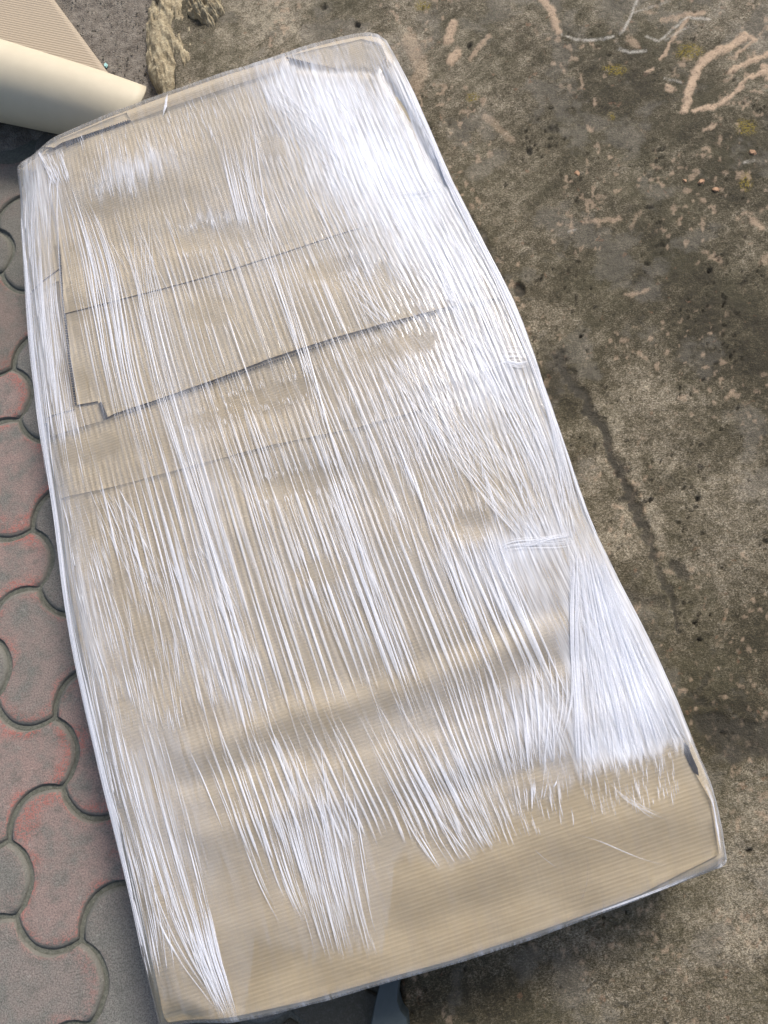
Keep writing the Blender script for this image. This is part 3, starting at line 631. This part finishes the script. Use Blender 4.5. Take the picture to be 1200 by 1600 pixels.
B = bundle
B([((27, 262), (100, 262)), ((36, 420), (96, 430)), ((50, 600), (124, 640)), ((74, 760), (150, 780))], 105, (1.2, 4.5), (.12, .5), (.25, .8), jit=.2, cross=.3)
B([((24, 275), (34, 275)), ((42, 520), (52, 520)), ((80, 800), (88, 800)), ((108, 1000), (118, 1000)), ((150, 1200), (162, 1200)), ((200, 1400), (208, 1400)), ((228, 1530), (240, 1530))], 70, (1.2, 4), (.12, .5), (.4, .9), jit=.3)
B([((75, 245), (130, 290)), ((100, 400), (185, 420)), ((140, 590), (215, 600)), ((175, 760), (265, 780))], 24, (2.5, 6.5), (.3, .95), (.4, .9), jit=.15)
MAIN = [((120, 330), (500, 240)), ((155, 450), (565, 380)), ((188, 600), (625, 510)), ((229, 760), (715, 700)), ((271, 930), (790, 860)), ((314, 1100), (865, 1020)), ((360, 1280), (930, 1170))]
B(MAIN, 47, (5.5, 7.5), (.5, .98), (.28, .5), reg=True, wig=.12, jit=.002, s01=(0, .45), k=26)
B(MAIN, 47, (6, 8.5), (.4, .95), (.35, .6), reg=True, wig=.12, jit=.002, s01=(.28, .75), k=26)
B(MAIN, 47, (6.5, 9), (.35, .9), (.5, .85), reg=True, wig=.12, jit=.002, s01=(.5, .97), k=26)
B(MAIN, 60, (2, 4), (.1, .4), (.4, .85), wig=.2, jit=.01, s01=(0, .95))
B([((210, 300), (240, 300)), ((215, 440), (245, 440)), ((238, 570), (280, 590)), ((268, 680), (312, 700)), ((325, 850), (355, 850)), ((368, 1000), (400, 1000)), ((400, 1140), (430, 1130))], 26, (1.5, 5), (.15, .5), (.4, .95), jit=.15)
B([((385, 160), (400, 160)), ((403, 300), (420, 300)), ((425, 420), (445, 420)), ((468, 560), (486, 560)), ((500, 690), (522, 690)), ((540, 820), (570, 820)), ((580, 950), (615, 950)), ((615, 1060), (660, 1070)), ((650, 1170), (700, 1170))], 20, (1.5, 5), (.15, .5), (.45, .95), jit=.15)
B([((335, 200), (395, 180)), ((360, 300), (405, 290)), ((385, 400), (430, 390))], 16, (2, 4), (.5, .9), (.5, .8))


B([((300, 1080), (620, 1050)), ((370, 1280), (730, 1240)), ((395, 1350), (760, 1310))], 34, (6, 8.5), (.4, .9), (.5, .85), reg=True, wig=.15, jit=.004)
B([((340, 630), (480, 640)), ((380, 780), (540, 790)), ((425, 930), (605, 930)), ((480, 1090), (670, 1070)), ((540, 1260), (740, 1230))], 34, (1.2, 3.2), (.1, .35), (.5, .95), jit=.02, wig=.3)
B([((690, 560), (760, 540)), ((760, 740), (840, 700)), ((815, 900), (890, 860))], 8, (5, 7), (.4, .9), (.3, .6), reg=True, wig=.2, jit=.01)
B([((480, 560), (700, 540)), ((540, 750), (770, 700)), ((600, 930), (830, 890)), ((665, 1080), (890, 1070))], 36, (2, 5.5), (.12, .45), (.5, .95), jit=.02, wig=.3, grp=.5)
B([((150, 720), (240, 700)), ((185, 880), (290, 860)), ((225, 1050), (330, 1030))], 10, (5, 8), (.4, .9), (.5, .85), reg=True, jit=.02, wig=.25)
B([((250, 860), (330, 850)), ((290, 1000), (390, 980)), ((320, 1120), (430, 1100))], 75, (1, 3.2), (.1, .4), (.4, .9), jit=.04, cross=.08, wig=.4)
B([((280, 1150), (560, 1150)), ((330, 1260), (570, 1260)), ((380, 1380), (590, 1390)), ((440, 1480), (605, 1470))], 75, (1.5, 4.2), (.25, .6), (.5, .95), s01=(0, .88), grp=.3)
B([((400, 1230), (560, 1230)), ((450, 1400), (600, 1420)), ((480, 1510), (620, 1500))], 34, (1.2, 2.4), (.3, .8), (.4, .8), grp=.4)
B([((150, 1120), (260, 1120)), ((195, 1300), (310, 1300)), ((260, 1460), (345, 1450)), ((352, 1588), (376, 1590))], 62, (1.2, 4.2), (.12, .5), (.35, .95), grp=.3)
B([((280, 1400), (330, 1400)), ((310, 1500), (350, 1490)), ((350, 1590), (380, 1592))], 26, (2, 4), (.5, 1), (.6, .95))
B([((112, 980), (170, 980)), ((152, 1180), (215, 1200)), ((200, 1380), (265, 1380)), ((236, 1540), (285, 1510))], 85, (1.2, 3.6), (.08, .35), (.3, .9), jit=.1, cross=.15)
B([((90, 760), (190, 760)), ((130, 950), (270, 930)), ((185, 1150), (310, 1150))], 190, (1, 3), (.06, .28), (.3, .9), cross=.25)
B([((650, 1040), (890, 1000)), ((690, 1150), (895, 1090)), ((760, 1300), (870, 1180))], 30, (4, 6.5), (.5, .95), (.6, .9), reg=True, wig=.5)
B([((610, 1150), (880, 1080)), ((680, 1280), (880, 1180)), ((740, 1360), (860, 1240))], 60, (1.2, 3.4), (.15, .5), (.5, .95))
B([((560, 1130), (740, 1100)), ((640, 1290), (800, 1250)), ((690, 1370), (830, 1330))], 44, (1.2, 3.6), (.25, .7), (.5, .95), s01=(0, .92))
B([((640, 330), (700, 330)), ((742, 560), (800, 560)), ((862, 790), (890, 790))], 56, (1.5, 5), (.12, .45), (.35, .85), jit=.06, cross=.1, wig=.5)
B([((885, 830), (932, 850)), ((890, 980), (985, 980)), ((895, 1120), (1045, 1110)), ((905, 1230), (1075, 1165))], 240, (1.5, 4), (.12, .5), (.2, .6), jit=.05, cross=.1)
B([((893, 840), (906, 840)), ((888, 980), (902, 980)), ((895, 1120), (908, 1120)), ((900, 1245), (915, 1240))], 26, (2, 4.5), (.3, .8), (.6, .95))
B([((400, 140), (590, 100)), ((500, 280), (690, 270)), ((610, 430), (760, 400)), ((720, 570), (830, 540))], 480, (1.2, 3.0), (.03, .13), (.18, .55), jit=.05, cross=.5)
B([((380, 160), (430, 130)), ((430, 300), (560, 250)), ((520, 440), (640, 400)), ((640, 560), (720, 540))], 180, (1.2, 3), (.05, .25), (.25, .6), cross=.4)
B([((602, 90), (622, 95)), ((690, 270), (702, 285)), ((780, 450), (798, 470)), ((848, 600), (855, 630)), ((898, 760), (914, 800)), ((925, 830), (937, 850))], 130, (1.2, 3.6), (.08, .35), (.35, .85), cross=.3)
B([((640, 130), (655, 170)), ((700, 300), (720, 310)), ((770, 440), (800, 470)), ((850, 640), (868, 650)), ((885, 820), (928, 830))], 130, (1.2, 3.4), (.1, .4), (.35, .8), cross=.3)
B([((560, 520), (760, 500)), ((690, 700), (860, 690)), ((820, 860), (900, 850))], 330, (1, 3), (.06, .3), (.3, .8), cross=.25)
B([((480, 500), (620, 480)), ((520, 620), (700, 600)), ((570, 760), (760, 720))], 160, (1, 2.6), (.06, .25), (.35, .85), cross=.1)
B([((900, 1180), (1050, 1170)), ((925, 1290), (1060, 1260))], 70, (.8, 1.8), (.12, .4), (.5, .9))  # short thin strips painted as sparkles of the film
B([((700, 1190), (880, 1140)), ((770, 1330), (900, 1290))], 80, (.8, 2), (.1, .35), (.5, .9))
B([((205, 190), (335, 165)), ((235, 270), (355, 240))], 60, (.8, 2.2), (.15, .5), (.4, .8), mask=False)
B([((120, 215), (200, 195)), ((150, 330), (220, 320))], 60, (.8, 2.4), (.1, .5), (.4, .8), mask=False)
B([((270, 165), (420, 120)), ((300, 240), (450, 190))], 40, (.8, 2.2), (.2, .6), (.3, .7))
B([((60, 240), (100, 235)), ((90, 300), (120, 300))], 40, (1, 4), (.2, .7), (.5, .9))
B([((440, 640), (900, 520)), ((520, 900), (900, 800))], 200, (.8, 2), (.05, .2), (.4, .9), cross=.05)
B([((130, 300), (400, 220)), ((480, 1000), (700, 900))], 120, (.8, 2), (.02, .1), (.4, .9), cross=.0)
for cx, cy, rx, ry, a in CLEAR[:6]:                       # short white slivers painting glints round a taut patch
    for sgn in (-1, 1):
        c, s = math.cos(math.radians(a)), math.sin(math.radians(a)); x0, y0 = cx - rx * c - sgn * ry * -s * 0, cy - rx * s + sgn * ry * .9; x1, y1 = cx + rx * c, cy + rx * s + sgn * ry * .9
        B([((x0 - 2, y0 - 8), (x1 - 2, y1 - 8)), ((x0 + 3, y0 + 8), (x1 + 3, y1 + 8))], int(rx * .22), (1.2, 2.6), (.4, .9), (.4, .85), mask=False, k=6)
line([(265, 152), (262, 170), (257, 192)], 9, 2, 0)
line([(882, 1297), (930, 1310), (960, 1322), (1000, 1338), (1068, 1357)], 1.6, 2, 2, .5)
line([(946, 1218), (980, 1252), (1042, 1282)], 1.6, 3, 4, .5); line([(960, 1212), (1000, 1262), (1030, 1278)], 1.2, 2, 4)
line([(768, 582), (790, 573), (812, 576), (833, 570)], 3, 6, 6); line([(760, 560), (800, 556), (828, 556)], 1.4, 8, 10)
line([(795, 862), (830, 852), (870, 843), (900, 838)], 2, 6, 5); line([(760, 868), (800, 850), (880, 845), (906, 830)], 1.3, 8, 9)
line([(828, 1322), (852, 1345), (882, 1368)], 1.1, 1); line([(915, 1330), (914, 1380), (902, 1416)], 1.2, 1, 2, .35)
line([(690, 300), (660, 305), (600, 312)], 1.6, 8, 12)
line([(1092, 1215), (1108, 1250), (1117, 1300), (1122, 1335)], 2.2, 5, 5); line([(880, 1440), (960, 1412), (1040, 1382), (1110, 1352)], 1.2, 3, 2)
V = np.vstack(RV); F = np.vstack(RF)
pl = mesh('film_pleats_glints', sub(V), F, MPL, pk, attrs=dict(op=np.concatenate(RO))); pl['kind'] = 'stuff'

# ------------------------------------------------------------------ curled sheet behind the package
def make_roll():
    r = 1.0; pr = np.array([-.177, 1.2015]); ax = np.array([.796, -.605]); nrm = np.array([.605, .796])
    prof = []                                            # (flat?, back offset, height)
    for q in np.linspace(1.05, .0, 36): prof.append((1, q, 0))
    for k in range(1, 46):
        th = -math.pi / 2 - k / 45 * math.radians(305); rr = 1 - .12 * max(0, k - 25) / 20
        prof.append((0, rr * math.cos(th), 1 + rr * math.sin(th)))
    m = len(prof); ns = 60; V = []
    for j, (fl, b, z) in enumerate(prof):
        end = -.011 - 1.36 * b if fl else -.052 * (2 - z)
        for i in range(ns):
            sx = end - 1.1 * (1 - i / (ns - 1)); R_ = .056 + .017 * min(1, -min(sx, 0) / .35); zq = 1 - .08 * (1 - min(1, -min(sx, 0) / .16)) ** 2
            c = pr + ax * sx + nrm * (b if fl else b * R_)
            V.append((c[0], c[1], .0125 + (.03 * float(ss(0, 1, np.array(b))) if fl else z * R_ * zq)))
    V = np.array(V); base = np.array([-.5, 1.45, .01]); e = empty('curled_sheet', tuple(base))
    tag(e, 'big tan cardboard sheet curled over into a cream roll behind the package', 'cardboard')
    F = gridF(ns, m)
    m1 = NT('roll_paper', Roughness=.6, IOR=1.45); c = m1.coord(); n = m1.noise(c, 40, 3)
    out = m1.mix(n, (.52, .46, .335), (.59, .525, .39))
    m1.set('Base Color', out)
    m2 = NT('ribbed_paper', Roughness=.7); c = m2.coord(); w = m2.n('TexWave', wave_type='BANDS', bands_direction='Y'); m2.put(w.inputs['Vector'], m2.vmul(c, (1, 1, 0), (0, 0, math.radians(37))))
    w.inputs['Scale'].default_value = 55; w.inputs['Distortion'].default_value = .4
    m2.set('Base Color', m2.mix(w.outputs[0], (.34, .275, .195), (.40, .33, .24))); m2.set('Normal', m2.bump(w.outputs[0], .6, .001))
    o = mesh('sheet', V - base, F, m1.m, e)
    o.data.materials.append(m2.m); nf = (ns - 1) * 35
    for p in o.data.polygons[:nf] if False else list(o.data.polygons)[:nf]: p.material_index = 1
    md = o.modifiers.new('thick', 'SOLIDIFY'); md.thickness = .0035; md.offset = 0
    return o
make_roll()

# ------------------------------------------------------------------ broken lump at the slab edge, prop, chips
def blob(name, cx, cy, rx, ry, h, seed, mat, n=70, rough=.5, rot=0, z0=0.0):
    t = np.linspace(-1, 1, n); U, W = np.meshgrid(t, t); U2 = U * np.sqrt(1 - W * W / 2); W2 = W * np.sqrt(1 - U * U / 2); r = np.hypot(U2, W2)
    j = 1 + .35 * (fbm(U2 * 2 + 9, W2 * 2 + 9, seed, 3) - .5) * 2 * r
    x = U2 * rx * j; y = W2 * ry * j; Z = h * np.clip(1 - r ** 3.2, 0, 1) ** .5 * (1 + rough * (fbm(U2 * 2.2 + 5, W2 * 2.2 + 5, seed + 3, 5, .62) - .5) * 2) - .004 * (r > .98)
    Z += h * .35 * (fbm(U2 * 6 + 5, W2 * 6 + 5, seed + 7, 4, .6) - .5) * (r < .97)
    c, s = math.cos(rot), math.sin(rot); V = np.stack([x * c - y * s, x * s + y * c, Z], -1).reshape(-1, 3)
    o = mesh(name, V, gridF(n, n), mat); o.location = (cx, cy, z0); return o
q = UN(268, 55, .04); o = blob('concrete_lump', q[0], q[1], .060, .165, .040, 501, ML, rough=.45, rot=-.10, z0=.008); tag(o, 'rough cream lump of broken concrete on the slab edge above the package', 'rubble')
q = UN(318, 12, .045); o = blob('concrete_lump', q[0], q[1], .035, .06, .030, 517, ML, rough=.7, rot=.3, z0=.035); tag(o, 'small rough brown lump of concrete right of the cream lump', 'rubble')

def prop():
    poly = [(602, 1500), (628, 1500), (623, 1545), (621, 1562), (626, 1578), (636, 1590), (640, 1640), (580, 1640), (579, 1600), (586, 1565), (594, 1535)]
    T = UN([p[0] for p in poly], [p[1] for p in poly], .040); c = T.mean(0); n = len(poly)
    V = [(p[0] - c[0], p[1] - c[1], .040) for p in T] + [(c[0] * 0 + (p[0] - c[0]) * 1.02, (p[1] - c[1]) * 1.0, .002) for p in T]
    V2 = [((p[0] - c[0]) * .93, (p[1] - c[1]) * .985, .0425) for p in T]
    V += V2
    F = [(i, (i + 1) % n, n + (i + 1) % n, n + i)[::-1] for i in range(n)] + [(i, (i + 1) % n, 2 * n + (i + 1) % n, 2 * n + i) for i in range(n)] + [tuple(range(2 * n, 3 * n))]
    o = mesh('stone_piece', V, F, mat_plain('blue_grey_stone', (.05, .068, .074), .6, .25, 60, .0012), smooth=False); o.location = (c[0], c[1], 0)
    tag(o, 'flat blue-grey piece poking out from under the lower package edge', 'stone')
prop()
def chip(px, py, r, seed, mat, label, cat, name, z=None):
    q = UN(px, py, .045); zz = float(slab_z(np.array([q[0]]), np.array([q[1]]))[0][0]) if z is None else z
    n = 7; rg = np.random.default_rng(seed); V = []; F = []
    for k in range(n):
        a_ = k / n * 6.283; rr = r * rg.uniform(.6, 1.2); V.append((math.cos(a_) * rr, math.sin(a_) * rr * .7, -.001))
    for k in range(n):
        a_ = k / n * 6.283; rr = r * rg.uniform(.45, .85); V.append((math.cos(a_) * rr, math.sin(a_) * rr * .7, r * rg.uniform(.25, .5)))
    F = [(k, (k + 1) % n, n + (k + 1) % n, n + k) for k in range(n)] + [tuple(range(n, 2 * n))]
    o = mesh(name, V, F, mat, smooth=False); o.location = (q[0], q[1], zz); o.rotation_euler[2] = rg.uniform(0, 6); tag(o, label, cat)
MB_ = mat_plain('orange_brick', (.40, .24, .14), .85, .35, 250)
chip(902, 272, .0075, 1, MB_, 'orange chip alone on the dark slab below the pair of small holes', 'chip', 'brick_chip')
chip(1095, 285, .008, 2, MB_, 'left orange chip of the pair near the right edge of the slab', 'chip', 'brick_chip')
chip(1119, 297, .0085, 3, MB_, 'right orange chip of the pair near the right edge of the slab', 'chip', 'brick_chip')
chip(1174, 240, .0075, 4, MB_, 'orange chip above a white scratch at the right edge', 'chip', 'brick_chip')
chip(1070, 283, .005, 5, MB_, 'tiny orange chip left of the pair on the slab', 'chip', 'brick_chip')
q = UN(152, 77, .01)
chip(152, 77, .006, 9, mat_plain('aqua_plastic', (.42, .72, .68), .3, .2, 200), 'tiny pale aqua plastic scrap on the grey soil', 'scrap', 'plastic_scrap', z=.008)
